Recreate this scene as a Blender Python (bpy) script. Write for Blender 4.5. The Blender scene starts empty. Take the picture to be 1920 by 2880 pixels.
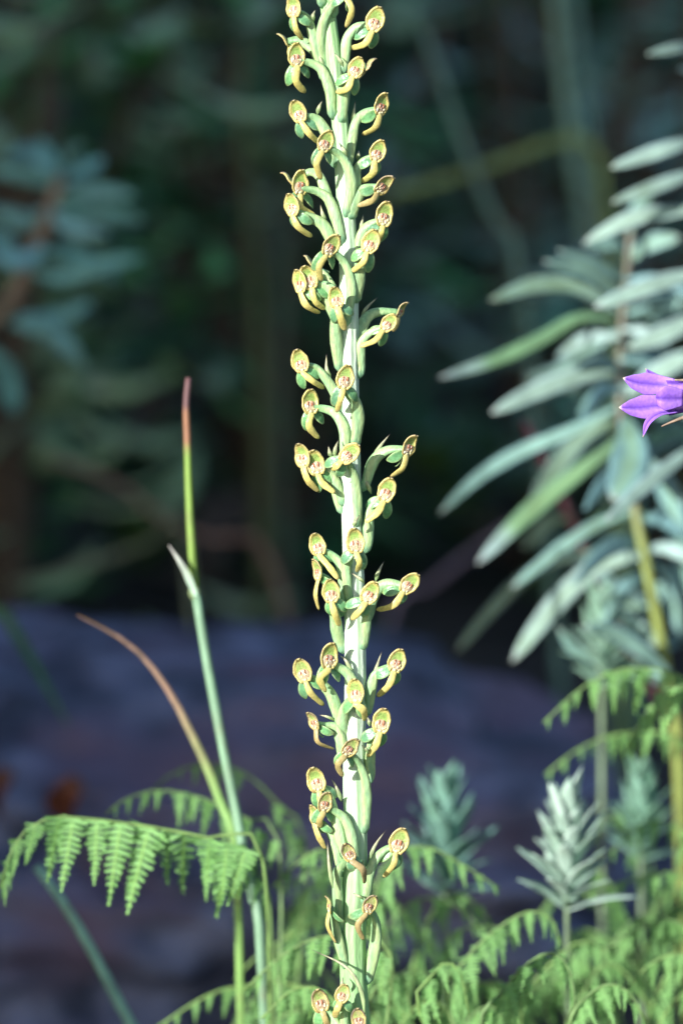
import bpy, math, random
from mathutils import Vector, Matrix, noise
R = math.radians
random.seed(7)
scene = bpy.context.scene
col = scene.collection

# ------------------------------------------------------------------ camera
PITCH = R(9); D = 0.75; FRAME_W = 0.16
FW = Vector((0, math.cos(PITCH), -math.sin(PITCH)))
UP = Vector((0, math.sin(PITCH), math.cos(PITCH)))
RT = Vector((1, 0, 0))
FOCUS = Vector((0, 0, 0.24))
CAM = FOCUS - D * FW
cd = bpy.data.cameras.new('camera'); cam = bpy.data.objects.new('camera', cd); col.objects.link(cam)
cam.location = CAM; cam.rotation_euler = (R(90) - PITCH, 0, 0)
cd.sensor_fit = 'VERTICAL'; cd.sensor_height = 36; cd.sensor_width = 24
cd.lens = 36 * D / (FRAME_W * 1.5)
cd.clip_start = 0.02; cd.clip_end = 300
cd.dof.use_dof = True; cd.dof.focus_distance = D - 0.004; cd.dof.aperture_fstop = 7.6
scene.camera = cam

# ------------------------------------------------------------------ light
SUN_AZ, SUN_EL = 40, 22            # from the left behind the camera
SUN_DIR = Vector((math.sin(R(SUN_AZ)) * math.cos(R(SUN_EL)), math.cos(R(SUN_AZ)) * math.cos(R(SUN_EL)), -math.sin(R(SUN_EL))))
world = bpy.data.worlds.new('World'); scene.world = world; world.use_nodes = True
wn = world.node_tree; wn.nodes.clear()
sky = wn.nodes.new('ShaderNodeTexSky'); sky.sky_type = 'NISHITA'; sky.sun_disc = False
sky.sun_elevation = R(SUN_EL); sky.sun_rotation = R(180 + SUN_AZ)
bg = wn.nodes.new('ShaderNodeBackground'); bg.inputs[1].default_value = 0.11
wo = wn.nodes.new('ShaderNodeOutputWorld')
wn.links.new(sky.outputs[0], bg.inputs[0]); wn.links.new(bg.outputs[0], wo.inputs[0])
sl = bpy.data.lights.new('sun', 'SUN'); sun = bpy.data.objects.new('sun', sl); col.objects.link(sun)
sl.energy = 4.7; sl.angle = R(0.55); sl.color = (1.0, 0.99, 0.965)
sun.rotation_euler = SUN_DIR.to_track_quat('-Z', 'Y').to_euler(); sun.location = (-2, -2, 3)
scene.view_settings.view_transform = 'Standard'; scene.view_settings.look = 'None'
scene.view_settings.exposure = 0.85; scene.view_settings.gamma = 1
scene.cycles.use_denoising = True
scene.cycles.max_bounces = 6

# ------------------------------------------------------------------ helpers
def P(x, y, dd=0.0):               # pixel of the 1568-wide view, dd metres beyond the orchid's plane
    k = FRAME_W / D / 1568
    return CAM + (D + dd) * (FW + RT * (x - 784) * k + UP * (1176 - y) * k)
def PS(x, y, z=0.0):               # pixel of the 1920-wide photograph, z metres in front of the orchid's plane
    k = FRAME_W / D / 1920
    return CAM + (D - z) * (FW + RT * (x - 960) * k + UP * (1440 - y) * k)
MM = FRAME_W / 1920                # one photograph pixel at the orchid, in metres
def lerp(a, b, t): return a + (b - a) * t
def mixc(a, b, t):
    t = max(0.0, min(1.0, t)); return tuple(a[i] + (b[i] - a[i]) * t for i in range(3))
def sstep(a, b, x):
    t = max(0.0, min(1.0, (x - a) / (b - a))); return t * t * (3 - 2 * t)
def interp(tab, x):
    if x <= tab[0][0]: return tab[0][1]
    for (a, va), (b, vb) in zip(tab, tab[1:]):
        if x <= b: return va + (vb - va) * (x - a) / (b - a)
    return tab[-1][1]
def spline(pts, n):
    pts = [Vector(p) for p in pts]
    if len(pts) == 2: return [pts[0].lerp(pts[1], i / (n - 1)) for i in range(n)]
    q = [2 * pts[0] - pts[1]] + pts + [2 * pts[-1] - pts[-2]]
    L = [0]
    for a, b in zip(pts, pts[1:]): L.append(L[-1] + (b - a).length)
    out = []
    for i in range(n):
        s = L[-1] * i / (n - 1); j = 0
        while j < len(pts) - 2 and s > L[j + 1]: j += 1
        t = (s - L[j]) / max(L[j + 1] - L[j], 1e-9)
        p0, p1, p2, p3 = q[j], q[j + 1], q[j + 2], q[j + 3]
        out.append(0.5 * (2 * p1 + (p2 - p0) * t + (2 * p0 - 5 * p1 + 4 * p2 - p3) * t * t + (3 * p1 - p0 - 3 * p2 + p3) * t ** 3))
    return out

class MB:
    def __init__(s): s.v = []; s.f = []; s.c = []
    def sweep(s, pts, ru, rv, side, color, n=8, fold=0.0, rib=0.0, ribs=7, twist=0.0):
        m = len(pts); base = len(s.v); side = Vector(side)
        u = None
        for i, p in enumerate(pts):
            t = (pts[min(i + 1, m - 1)] - pts[max(i - 1, 0)]).normalized()
            ref = side if u is None else u
            w = ref - t * ref.dot(t)
            if w.length < 1e-6: w = t.orthogonal()
            u = w.normalized(); v = t.cross(u)
            tt = i / (m - 1)
            a = ru(tt) if callable(ru) else ru
            b = rv(tt) if callable(rv) else rv
            for k in range(n):
                th = 2 * math.pi * k / n
                rr = 1 + rib * math.cos(ribs * th + twist * tt)
                s.v.append(p + u * (a * rr * math.cos(th)) + v * (b * rr * math.sin(th) + fold * a * abs(math.cos(th))))
                s.c.append(color(tt, th) if callable(color) else color)
        for i in range(m - 1):
            for k in range(n):
                k2 = (k + 1) % n
                s.f.append((base + i * n + k, base + i * n + k2, base + (i + 1) * n + k2, base + (i + 1) * n + k))
        s.f.append(tuple(base + k for k in reversed(range(n))))
        s.f.append(tuple(base + (m - 1) * n + k for k in range(n)))
        return s
    def blob(s, c, ax, color, nu=8, nv=6):
        base = len(s.v); a, b, d = ax
        for j in range(nv + 1):
            ph = math.pi * j / nv
            for k in range(nu):
                th = 2 * math.pi * k / nu
                s.v.append(c + a * (math.sin(ph) * math.cos(th)) + d * (math.sin(ph) * math.sin(th)) + b * math.cos(ph)); s.c.append(color)
        for j in range(nv):
            for k in range(nu):
                k2 = (k + 1) % nu
                s.f.append((base + j * nu + k, base + (j + 1) * nu + k, base + (j + 1) * nu + k2, base + j * nu + k2))
        return s
    def mesh(s, name, org=Vector((0, 0, 0)), smooth=True):
        me = bpy.data.meshes.new(name)
        me.from_pydata([tuple(v - org) for v in s.v], [], s.f)
        ca = me.color_attributes.new('Col', 'FLOAT_COLOR', 'POINT')
        ca.data.foreach_set('color', [x for c in s.c for x in (c[0], c[1], c[2], 1.0)])
        if smooth: me.polygons.foreach_set('use_smooth', [True] * len(me.polygons))
        me.update()
        return me
    def build(s, name, m, parent=None, org=Vector((0, 0, 0)), smooth=True):
        me = s.mesh(name, org, smooth); me.materials.append(m)
        return link(name, me, parent)
def link(name, me, parent=None, mw=None):
    o = bpy.data.objects.new(name, me); col.objects.link(o)
    if parent is not None: o.parent = parent
    if mw is not None: o.matrix_local = mw
    return o
def tag(o, label=None, cat=None, group=None, kind=None):
    if label: o['label'] = label
    if cat: o['category'] = cat
    if group: o['group'] = group
    if kind: o['kind'] = kind
    return o
def thing(name, loc, label, cat, group=None):
    o = bpy.data.objects.new(name, None); col.objects.link(o); o.location = loc; o.empty_display_size = 0.01
    return tag(o, label, cat, group)

# ------------------------------------------------------------------ materials
def plant_mat(name, rough=0.5, transl=0.15, nscale=900, namt=0.25, bump=0.0, spec=0.4, stretch=(1, 1, 1), spots=0.0, sscale=2000, scol=(0.20, 0.10, 0.05)):
    m = bpy.data.materials.new(name); m.use_nodes = True; nt = m.node_tree; nt.nodes.clear()
    N = nt.nodes.new; Lk = nt.links.new
    at = N('ShaderNodeAttribute'); at.attribute_name = 'Col'
    tc = N('ShaderNodeTexCoord'); mp = N('ShaderNodeMapping'); mp.inputs['Scale'].default_value = stretch
    Lk(tc.outputs['Object'], mp.inputs[0])
    nz = N('ShaderNodeTexNoise'); nz.inputs['Scale'].default_value = nscale; nz.inputs['Detail'].default_value = 4
    Lk(mp.outputs[0], nz.inputs[0])
    mr = N('ShaderNodeMapRange'); mr.inputs[1].default_value = 0.3; mr.inputs[2].default_value = 0.7
    mr.inputs[3].default_value = 1 - namt; mr.inputs[4].default_value = 1 + namt
    Lk(nz.outputs[0], mr.inputs[0])
    mx = N('ShaderNodeMix'); mx.data_type = 'RGBA'; mx.blend_type = 'MULTIPLY'; mx.inputs[0].default_value = 1
    Lk(at.outputs['Color'], mx.inputs[6]); Lk(mr.outputs[0], mx.inputs[7])
    if spots:
        nz2 = N('ShaderNodeTexNoise'); nz2.inputs['Scale'].default_value = sscale; nz2.inputs['Detail'].default_value = 3
        Lk(tc.outputs['Object'], nz2.inputs[0])
        m2 = N('ShaderNodeMapRange'); m2.inputs[1].default_value = 0.56; m2.inputs[2].default_value = 0.72; m2.inputs[4].default_value = spots
        Lk(nz2.outputs[0], m2.inputs[0])
        mx2 = N('ShaderNodeMix'); mx2.data_type = 'RGBA'; mx2.inputs[7].default_value = (*scol, 1)
        Lk(m2.outputs[0], mx2.inputs[0]); Lk(mx.outputs[2], mx2.inputs[6]); mx = mx2
    pr = N('ShaderNodeBsdfPrincipled'); pr.inputs['Roughness'].default_value = rough
    pr.inputs['Specular IOR Level'].default_value = spec
    Lk(mx.outputs[2], pr.inputs['Base Color'])
    if bump:
        bp = N('ShaderNodeBump'); bp.inputs['Strength'].default_value = bump; bp.inputs['Distance'].default_value = 0.0004
        Lk(nz.outputs[0], bp.inputs['Height']); Lk(bp.outputs[0], pr.inputs['Normal'])
    out = N('ShaderNodeOutputMaterial')
    if transl:
        tr = N('ShaderNodeBsdfTranslucent'); Lk(mx.outputs[2], tr.inputs[0])
        ms = N('ShaderNodeMixShader'); ms.inputs[0].default_value = transl
        Lk(pr.outputs[0], ms.inputs[1]); Lk(tr.outputs[0], ms.inputs[2]); Lk(ms.outputs[0], out.inputs[0])
    else:
        Lk(pr.outputs[0], out.inputs[0])
    return m
M_STEM = plant_mat('orchid_stem', 0.42, 0.08, 1400, 0.16, 0.5, stretch=(1, 1, 0.12))
M_OVARY = plant_mat('orchid_ovary', 0.38, 0.12, 1500, 0.2, 0.6, stretch=(1, 1, 0.3), spots=0.35, sscale=700, scol=(0.16, 0.36, 0.20))
M_HOOD = plant_mat('orchid_hood', 0.34, 0.12, 2200, 0.22, 0.5, spec=0.5, spots=0.45, sscale=900, scol=(0.30, 0.15, 0.09))
M_LIP = plant_mat('orchid_lip', 0.42, 0.10, 1300, 0.16, 0.3, spots=0.3, sscale=800, scol=(0.30, 0.17, 0.07))
M_SEPAL = plant_mat('orchid_sepal', 0.33, 0.12, 1500, 0.2, 0.4, spec=0.6)
M_COLUMN = plant_mat('orchid_column', 0.2, 0.1, 2500, 0.25, 0.3, spec=0.7)
M_BRACT = plant_mat('orchid_bract', 0.5, 0.25, 1800, 0.3, 0.3, stretch=(1, 1, 0.2))
M_BELL = plant_mat('bellflower_petal', 0.5, 0.3, 1200, 0.15, 0.3)
M_BELLG = plant_mat('bellflower_green', 0.6, 0.2, 900, 0.3, 0.4)
M_FERN = plant_mat('fern_leaf', 0.5, 0.25, 250, 0.3, 0.3, spots=0.0)
M_LEAF = plant_mat('pale_leaf', 0.55, 0.15, 120, 0.25, 0.3, spots=0.5, sscale=70, scol=(0.12, 0.19, 0.08))
M_GRASS = plant_mat('grass_blade', 0.5, 0.12, 400, 0.3, 0.5, stretch=(1, 1, 0.12), spots=0.4, sscale=130, scol=(0.20, 0.16, 0.09))
M_TWIG = plant_mat('twig_bark', 0.8, 0.0, 220, 0.4, 0.8)
M_DRY = plant_mat('dry_leaf', 0.7, 0.2, 150, 0.4, 0.4)

def rock_mat(name, c1, c2, c3, sc):
    m = bpy.data.materials.new(name); m.use_nodes = True; nt = m.node_tree
    N = nt.nodes.new; Lk = nt.links.new; pr = nt.nodes['Principled BSDF']; pr.inputs['Roughness'].default_value = 0.7
    tc = N('ShaderNodeTexCoord')
    n1 = N('ShaderNodeTexNoise'); n1.inputs['Scale'].default_value = sc; n1.inputs['Detail'].default_value = 6; n1.inputs['Roughness'].default_value = 0.55
    n2 = N('ShaderNodeTexNoise'); n2.inputs['Scale'].default_value = sc * 0.35; n2.inputs['Detail'].default_value = 5
    Lk(tc.outputs['Object'], n1.inputs[0]); Lk(tc.outputs['Object'], n2.inputs[0])
    r1 = N('ShaderNodeValToRGB'); r1.color_ramp.elements[0].position = 0.40; r1.color_ramp.elements[1].position = 0.60
    r1.color_ramp.elements[0].color = (*c1, 1); r1.color_ramp.elements[1].color = (*c2, 1)
    r2 = N('ShaderNodeValToRGB'); r2.color_ramp.elements[0].position = 0.5; r2.color_ramp.elements[1].position = 0.62
    Lk(n1.outputs[0], r1.inputs[0]); Lk(n2.outputs[0], r2.inputs[0])
    mx = N('ShaderNodeMix'); mx.data_type = 'RGBA'; mx.inputs[7].default_value = (*c3, 1)
    Lk(r2.outputs[0], mx.inputs[0]); Lk(r1.outputs[0], mx.inputs[6]); Lk(mx.outputs[2], pr.inputs['Base Color'])
    bp = N('ShaderNodeBump'); bp.inputs['Strength'].default_value = 0.6; bp.inputs['Distance'].default_value = 0.3 / sc
    Lk(n1.outputs[0], bp.inputs['Height']); Lk(bp.outputs[0], pr.inputs['Normal'])
    return m
M_ROCK = rock_mat('slate_rock', (0.025, 0.032, 0.065), (0.16, 0.18, 0.29), (0.12, 0.09, 0.15), 30)
M_SHADE_BLOCK = rock_mat('shade_block_rock', (0.08, 0.08, 0.07), (0.2, 0.19, 0.17), (0.06, 0.09, 0.04), 3)
M_SOIL = rock_mat('forest_soil', (0.012, 0.010, 0.009), (0.05, 0.04, 0.032), (0.02, 0.028, 0.014), 14)

# ------------------------------------------------------------------ the setting
def ground_z(x, y):
    z = 0.02 * noise.noise(Vector((x * 3, y * 3, 0))) + 0.06 * noise.noise(Vector((x * 0.6, y * 0.6, 4))) * sstep(0.4, 2, math.hypot(x, y))
    bank = 1.9 * sstep(2.0, 7.0, y + 0.25 * x) + 5 * sstep(7, 40, y)
    return z + bank
def axis(lim, n):
    return [math.copysign(lim * (math.exp(abs(t) * 5) - 1) / (math.exp(5) - 1), t) for t in [2 * i / n - 1 for i in range(n + 1)]]
gx = axis(120, 150); gy = axis(120, 150)
mb = MB()
for y in gy:
    for x in gx: mb.v.append(Vector((x, y, ground_z(x, y)))); mb.c.append((0.1, 0.1, 0.1))
nx = len(gx)
for j in range(len(gy) - 1):
    for i in range(nx - 1): mb.f.append((j * nx + i, j * nx + i + 1, (j + 1) * nx + i + 1, (j + 1) * nx + i))
tag(mb.build('ground', M_SOIL), kind='structure')

def rock(name, c, size, seed, mat, label, cat='rock', sub=48, amp=0.12, boxy=3.0, rough=0.0):
    mb = MB(); nv = sub
    for j in range(nv + 1):
        ph = math.pi * j / nv
        for k in range(2 * nv):
            th = math.pi * k / nv
            d = Vector((math.sin(ph) * math.cos(th), math.sin(ph) * math.sin(th), math.cos(ph)))
            s = (abs(d.x) ** boxy + abs(d.y) ** boxy + abs(d.z) ** boxy) ** (-1 / boxy)
            q = d * s
            n1 = noise.fractal(q * 1.6 + Vector((seed, seed * 2, 0)), 0.9, 2.1, 6)
            n2 = abs(noise.noise(q * 3.1 + Vector((0, seed, 3))))
            n3 = noise.fractal(q * 7 + Vector((seed, 1, 2)), 1.0, 2.0, 3)
            q = q * (1 + amp * n1 - amp * 0.8 * n2 + rough * n3)
            mb.v.append(Vector((q.x * size[0], q.y * size[1], q.z * size[2]))); mb.c.append((0.2, 0.2, 0.2))
    for j in range(nv):
        for k in range(2 * nv):
            k2 = (k + 1) % (2 * nv)
            mb.f.append((j * 2 * nv + k, (j + 1) * 2 * nv + k, (j + 1) * 2 * nv + k2, j * 2 * nv + k2))
    o = mb.build(name, mat); o.location = c
    return tag(o, label, cat)
rc = P(500, 1500, 0.52)
rock('boulder', (rc.x - 0.06, rc.y, 0.015), (0.235, 0.17, 0.088), 3.3, M_ROCK, 'low broad slate grey boulder lying behind the fern fronds', sub=110, amp=0.13, rough=0.035)
# unseen block added left of the camera; its shade imitates flash falloff
bh = Vector((math.sin(R(SUN_AZ)), math.cos(R(SUN_AZ)), 0)); qh = Vector((math.cos(R(SUN_AZ)), -math.sin(R(SUN_AZ)), 0))
SHADE_Q = -0.118
oc = qh * (SHADE_Q - 2.6) - bh * 2.2
oo = rock('added_shade_block', (oc.x, oc.y, 0.9), (2.6, 0.6, 2.6), 9.1, M_SHADE_BLOCK, 'tall unseen rock block added to shade the background', cat='rock', sub=60, amp=0.02, boxy=10.0)
oo.rotation_euler = (0, 0, -R(SUN_AZ))

# ------------------------------------------------------------------ the orchid
AXIS = [(-260, 880), (0, 918), (160, 937), (404, 961), (735, 980), (955, 980), (1100, 980), (1384, 986), (1629, 994), (1812, 998), (1984, 998), (2192, 994), (2327, 998), (2486, 998), (2633, 990), (2755, 992), (2880, 1002), (3600, 1010), (6000, 985)]
SRAD = [(-260, 13), (0, 20), (400, 24), (900, 27), (1600, 29), (2200, 31), (2600, 36), (2880, 38), (4000, 40), (6000, 46)]
def axx(y): return interp(AXIS, y)
def srad(y): return interp(SRAD, y) * MM
y_base = 1440 + 0.243 / MM
base = PS(axx(y_base), y_base); base.z = 0.0
orchid = thing('orchid_plant', base, 'tall green orchid spike covered in small yellow hooded flowers', 'orchid')
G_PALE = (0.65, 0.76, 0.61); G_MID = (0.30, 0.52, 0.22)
ys = [-260 + (y_base + 260) * i / 90 for i in range(91)]
mb = MB()
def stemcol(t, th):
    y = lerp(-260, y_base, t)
    c = mixc(G_MID, G_PALE, sstep(0, 1000, y) * (1 - sstep(2000, 2650, y)))  # whiter mid-height paints a flash hotspot into the stem colour
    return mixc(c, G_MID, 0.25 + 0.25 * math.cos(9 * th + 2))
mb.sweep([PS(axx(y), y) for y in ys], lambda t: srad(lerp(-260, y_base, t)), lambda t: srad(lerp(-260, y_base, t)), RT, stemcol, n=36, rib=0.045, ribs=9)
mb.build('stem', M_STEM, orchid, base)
# broad leaves clasping the stem below the frame
for k, (ang, h, ln) in enumerate([(0.4, 0.02, 0.15), (2.7, 0.04, 0.13), (4.6, 0.055, 0.10)]):
    p0 = base + Vector((0, 0.003, h)); d = Vector((math.cos(ang), math.sin(ang), 0))
    MB().sweep(spline([p0, p0 + d * ln * 0.35 + Vector((0, 0, ln * 0.35)), p0 + d * ln * 0.75 + Vector((0, 0, ln * 0.42)), p0 + d * ln + Vector((0, 0, ln * 0.28))], 14),
        lambda t: 0.017 * max(0.12, math.sin(math.pi * min(1, t * 0.95 + 0.05)) ** 0.7), 0.0006, Vector((-d.y, d.x, 0)), (0.09, 0.22, 0.06), fold=0.3).build('leaf', M_LEAF, orchid, base)

ZO = {1: (740, 0, 3.7333), 2: (740, 440, 3.7333), 3: (780, 880, 3.7333), 4: (780, 1320, 3.7333), 5: (780, 1760, 3.7333), 6: (820, 2120, 4.1263), 7: (820, 2480, 4.1263)}
YEL = (0.66, 0.56, 0.18); TAN = (0.50, 0.40, 0.21); GRN = (0.29, 0.43, 0.11); WHT = (0.66, 0.54, 0.36); BRN = (0.16, 0.07, 0.03); PUR = (0.13, 0.09, 0.10)
OVC = (0.32, 0.53, 0.265)
def ellip(c, u, v, n, ru, rv, rn): return (c, (u * ru, v * rv, n * rn))
def make_flower(z, T, B, L, M, yaw, ov=None, br=None, wither=0, back=False, w=0.315, rnd=random):
    ox, oy, s = ZO[z]
    cv = lambda p: (ox + p[0] / s, oy + p[1] / s)
    T, B, L, M = cv(T), cv(B), cv(L), cv(M)
    cx, cy = (T[0] + B[0]) / 2, (T[1] + B[1]) / 2
    dx = (cx - axx(cy)) * MM; sg = 1 if dx > 0 else -1
    zh = math.sqrt(max(0.0088 ** 2 - dx * dx, 0.0032 ** 2))
    if back: zh = -0.0035
    zh += rnd.uniform(-0.0006, 0.0006)
    T3, B3 = PS(*T, zh + 0.0004), PS(*B, zh)
    Lh = (T3 - B3).length; v = (T3 - B3).normalized()
    yr = R(yaw); n = -FW * math.cos(yr) + RT * math.sin(yr); n = (n - v * n.dot(v)).normalized(); u = v.cross(n)
    hw = w * Lh
    # ovary and pedicel: the part itself
    Cb = (T3 + B3) / 2 - n * 0.10 * Lh - v * 0.22 * Lh
    if ov: o2 = [cv(p) for p in ov]
    else:
        off = sg * min(abs(dx), srad(cy)) / MM
        o2 = [(axx(B[1] + 120) + off, B[1] + 115), (axx(B[1] + 60) + off * 1.25, B[1] + 55), (axx(B[1]) + off * 1.5, B[1] + 8)]
    A = o2[0]; da = (A[0] - axx(A[1])) * MM; rs = srad(A[1]) + 0.0004
    z0 = math.sqrt(max(rs * rs - da * da, 0.0)) * (-1 if back else 1)
    zb = zh - 0.0012
    pts = [PS(A[0] - da / MM * 0.35, A[1] + 26, z0 * 0.55)] + [PS(p[0], p[1], lerp(z0, zb, (i / len(o2)) ** 1.4)) for i, p in enumerate(o2)] + [Cb]
    pts = spline(pts, 22)
    osz = rnd.uniform(0.88, 1.14)
    rad = lambda t: osz * interp([(0, 0.0006), (0.05, 0.00098), (0.1, 0.00120), (0.15, 0.00106), (0.4, 0.00132), (0.7, 0.00106), (0.9, 0.0008), (1, 0.0007)], t)
    ph = rnd.uniform(0, 6); gsh = rnd.uniform(0.88, 1.1)
    def ovc(t, th):
        c = mixc(OVC, (0.50, 0.60, 0.26), 0.35 + 0.35 * math.cos(3 * th + ph + 4 * t))
        c = mixc(c, (0.20, 0.40, 0.17), 0.8 * sstep(0.62, 1.0, t)); c = mixc(c, (0.18, 0.40, 0.25), 0.75 * (1 - sstep(0.07, 0.16, t)))
        return tuple(x * gsh for x in c)
    mb = MB().sweep(pts, rad, rad, RT, ovc, n=18, rib=0.10, ribs=3, twist=rnd.uniform(2.0, 4.5))
    fl = mb.build('flower', M_OVARY, orchid, base)
    # hood
    mb = MB(); NT, NS = 14, 13; ids = {}
    tipc = mixc(TAN, PUR, rnd.uniform(0.1, 0.8)); wob = rnd.uniform(0, 6)
    for lay in (0, 1):
        for i in range(NT + 1):
            t = i / NT
            prof = math.sin(math.pi * min(1, 0.05 + 0.94 * t) ** 0.88) ** 0.62
            h = hw * max(prof, 0.06); dp = Lh * 0.07 * math.sin(math.pi * (0.08 + 0.88 * t)) ** 0.6; th_ = 0.062 * Lh
            for j in range(NS):
                q = 2 * j / (NS - 1) - 1
                arc = math.sin(q * 1.35) / math.sin(1.35)
                hh = h * (1 + 0.05 * math.sin(7 * t + wob) + 0.03 * math.sin(17 * t + 2 * wob + q)) + (th_ if lay == 0 else 0)
                d = -dp * (1 - abs(q) ** 2.2) - (th_ if lay == 0 else 0) * (1 - abs(q) ** 6)
                fwd = 0.07 * Lh * sstep(0.6, 1.0, t) + 0.10 * Lh * sstep(0.9, 1.0, t) - 0.02 * Lh * math.cos(9 * t + wob)
                p = B3 + v * Lh * (0.03 + t * 0.93 if lay else -0.02 + t * 1.04) + u * (arc * hh) + n * (d + fwd + 0.05 * Lh)
                if lay: 
                    c = mixc(GRN, WHT, 1 - sstep(0.38, 0.56, t + 0.1 * abs(q)))
                    c = mixc(c, YEL, sstep(0.62, 0.92, abs(arc))); c = mixc(c, YEL, 1 - sstep(0.0, 0.12, t)); c = mixc(c, YEL, sstep(0.8, 0.95, t))
                else:
                    c = mixc(YEL, TAN, 0.5 + 0.5 * math.sin(6 * q + wob)); c = mixc(c, (0.30, 0.42, 0.12), 0.7 * (1 - abs(q))); c = mixc(c, tipc, sstep(0.78, 1.0, t))
                    if abs(q) > 0.9: c = mixc(mixc(YEL, (0.60, 0.36, 0.22), 0.35 * max(0, math.sin(9 * t + 3 * wob + q))), tipc, 0.1 + 0.6 * sstep(0.86, 1.0, t))
                if wither: c = mixc(c, BRN if (lay and t < 0.5) else TAN, wither * (0.55 + 0.4 * math.sin(7 * t + 5 * q + wob)))
                if wither and abs(q) > 0.85: c = mixc(c, PUR, wither * sstep(0.3, 0.7, t))
                ids[lay, i, j] = len(mb.v); mb.v.append(p); mb.c.append(c)
    for i in range(NT):
        for j in range(NS - 1):
            a, b, c_, d_ = ids[0, i, j], ids[0, i, j + 1], ids[0, i + 1, j + 1], ids[0, i + 1, j]
            mb.f.append((a, d_, c_, b))
            a, b, c_, d_ = ids[1, i, j], ids[1, i, j + 1], ids[1, i + 1, j + 1], ids[1, i + 1, j]
            mb.f.append((a, b, c_, d_))
        for j in (0, NS - 1):
            mb.f.append((ids[0, i, j], ids[1, i, j], ids[1, i + 1, j], ids[0, i + 1, j]) if j == 0 else (ids[0, i, j], ids[0, i + 1, j], ids[1, i + 1, j], ids[1, i, j]))
    for i in (0, NT):
        for j in range(NS - 1): mb.f.append((ids[0, i, j], ids[0, i, j + 1], ids[1, i, j + 1], ids[1, i, j]))
    mb.build('hood', M_HOOD, fl, base)
    # column with anthers and stigma lobes
    mb = MB(); cc = B3 + v * 0.29 * Lh - n * 0.01 * Lh
    pw = mixc((0.56, 0.42, 0.27), BRN, wither * 0.5)
    mb.blob(cc, (u * 0.27 * Lh, v * 0.25 * Lh, n * 0.07 * Lh), pw, 12, 8)
    red = mixc((0.46, 0.15, 0.07), BRN, wither * 0.6); asy = rnd.uniform(-0.02, 0.02) * Lh
    for sx in (-1, 1):
        mb.blob(cc + u * (sx * 0.085 * Lh + asy) + v * (0.10 + 0.03 * rnd.random()) * Lh + n * 0.055 * Lh, (u * 0.036 * Lh + v * 0.012 * Lh * sx, v * 0.11 * Lh, n * 0.05 * Lh), red, 6, 6)
        for kk in range(3):
            q1, q2 = rnd.uniform(0.05, 0.2), rnd.uniform(-0.18, 0.04)
            mb.blob(cc + u * sx * q1 * Lh + v * q2 * Lh + n * 0.055 * Lh, (u * rnd.uniform(0.025, 0.05) * Lh, v * rnd.uniform(0.04, 0.08) * Lh, n * 0.035 * Lh), mixc((0.80, 0.72, 0.56), (0.62, 0.54, 0.22), rnd.random()), 6, 5)
    mb.blob(cc + v * 0.06 * Lh + n * 0.06 * Lh, (u * 0.03 * Lh, v * 0.12 * Lh, n * 0.03 * Lh), (0.66, 0.46, 0.36), 6, 5)
    mb.blob(cc - v * 0.20 * Lh + n * 0.05 * Lh, (u * 0.09 * Lh, v * 0.07 * Lh, n * 0.05 * Lh), (0.74, 0.68, 0.36), 6, 5)
    mb.build('column', M_COLUMN, fl, base)
    # lip
    zl = zh - 0.0028
    if abs(L[0] - axx(L[1])) * MM < 0.0040: zl = max(zl, 0.0046)
    if back: zl = zh
    lp = spline([B3 + v * 0.07 * Lh - n * 0.04 * Lh, B3 - v * 0.04 * Lh + n * 0.06 * Lh, PS(*M, max(zh + 0.0003, zl)), PS(*L, zl)], 16)
    side = (u * 0.8 + RT * 0.35 + UP * 0.0); lw = rnd.uniform(0.00068, 0.00088)
    lipc = mixc((0.74, 0.62, 0.19), (0.62, 0.56, 0.17), rnd.random())
    def lc(t, th):
        c = mixc(lipc, TAN, 0.35 * sstep(0.75, 1, t) + 0.15 * math.sin(9 * t + wob)); c = mixc(c, (0.70, 0.62, 0.3), 0.6 * (1 - sstep(0, 0.15, t)))
        if wither: c = mixc(c, (0.25, 0.16, 0.11), wither * 0.9)
        return mixc(c, BRN, 0.7 * sstep(0.94, 1.0, t) * (1 if int(wob * 10) % 3 == 0 else 0.15))
    mb = MB().sweep(lp, lambda t: lw * (1 + 0.07 * math.sin(11 * t + wob) + 0.04 * math.sin(23 * t)) * interp([(0, 0.75), (0.12, 0.95), (0.5, 1.05), (0.8, 0.95), (0.93, 0.75), (1, 0.35)], t), lambda t: 0.00024 * interp([(0, 1), (0.9, 1), (1, 0.4)], t), side, lc, n=12, fold=-0.06)
    mb.build('lip', M_LIP, fl, base)
    # lateral sepals, swept back beside the ovary
    bk = (Cb - pts[-7]); bk = -bk.normalized() if bk.length else -n
    for sx in (-1, 1):
        st = B3 - n * 0.16 * Lh + v * 0.10 * Lh + u * sx * 0.10 * Lh
        dirv = (-v * 0.50 - UP * 0.35 - n * 0.35 + u * sx * rnd.uniform(0.35, 0.65) + RT * (-sg) * 0.42).normalized()
        ln = Lh * rnd.uniform(0.72, 0.92)
        sp = spline([st, st + dirv * ln * 0.4 + n * 0.06 * ln, st + dirv * ln * 0.75 + n * 0.03 * ln, st + dirv * ln - n * 0.12 * ln], 10)
        sd = (u - dirv * u.dot(dirv) + n * sx * -0.5).normalized()
        gs = rnd.uniform(0.8, 1.15)
        def sc_(t, th):
            e = abs(math.cos(th)); c = mixc((0.15 * gs, 0.36 * gs, 0.15), (0.42, 0.55, 0.24), sstep(0.75, 1.0, e))
            c = mixc(c, (0.40, 0.52, 0.20), sstep(0.85, 1, t))
            return mixc(c, TAN, 0.5 * wither * sstep(0.5, 1, t))
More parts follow.
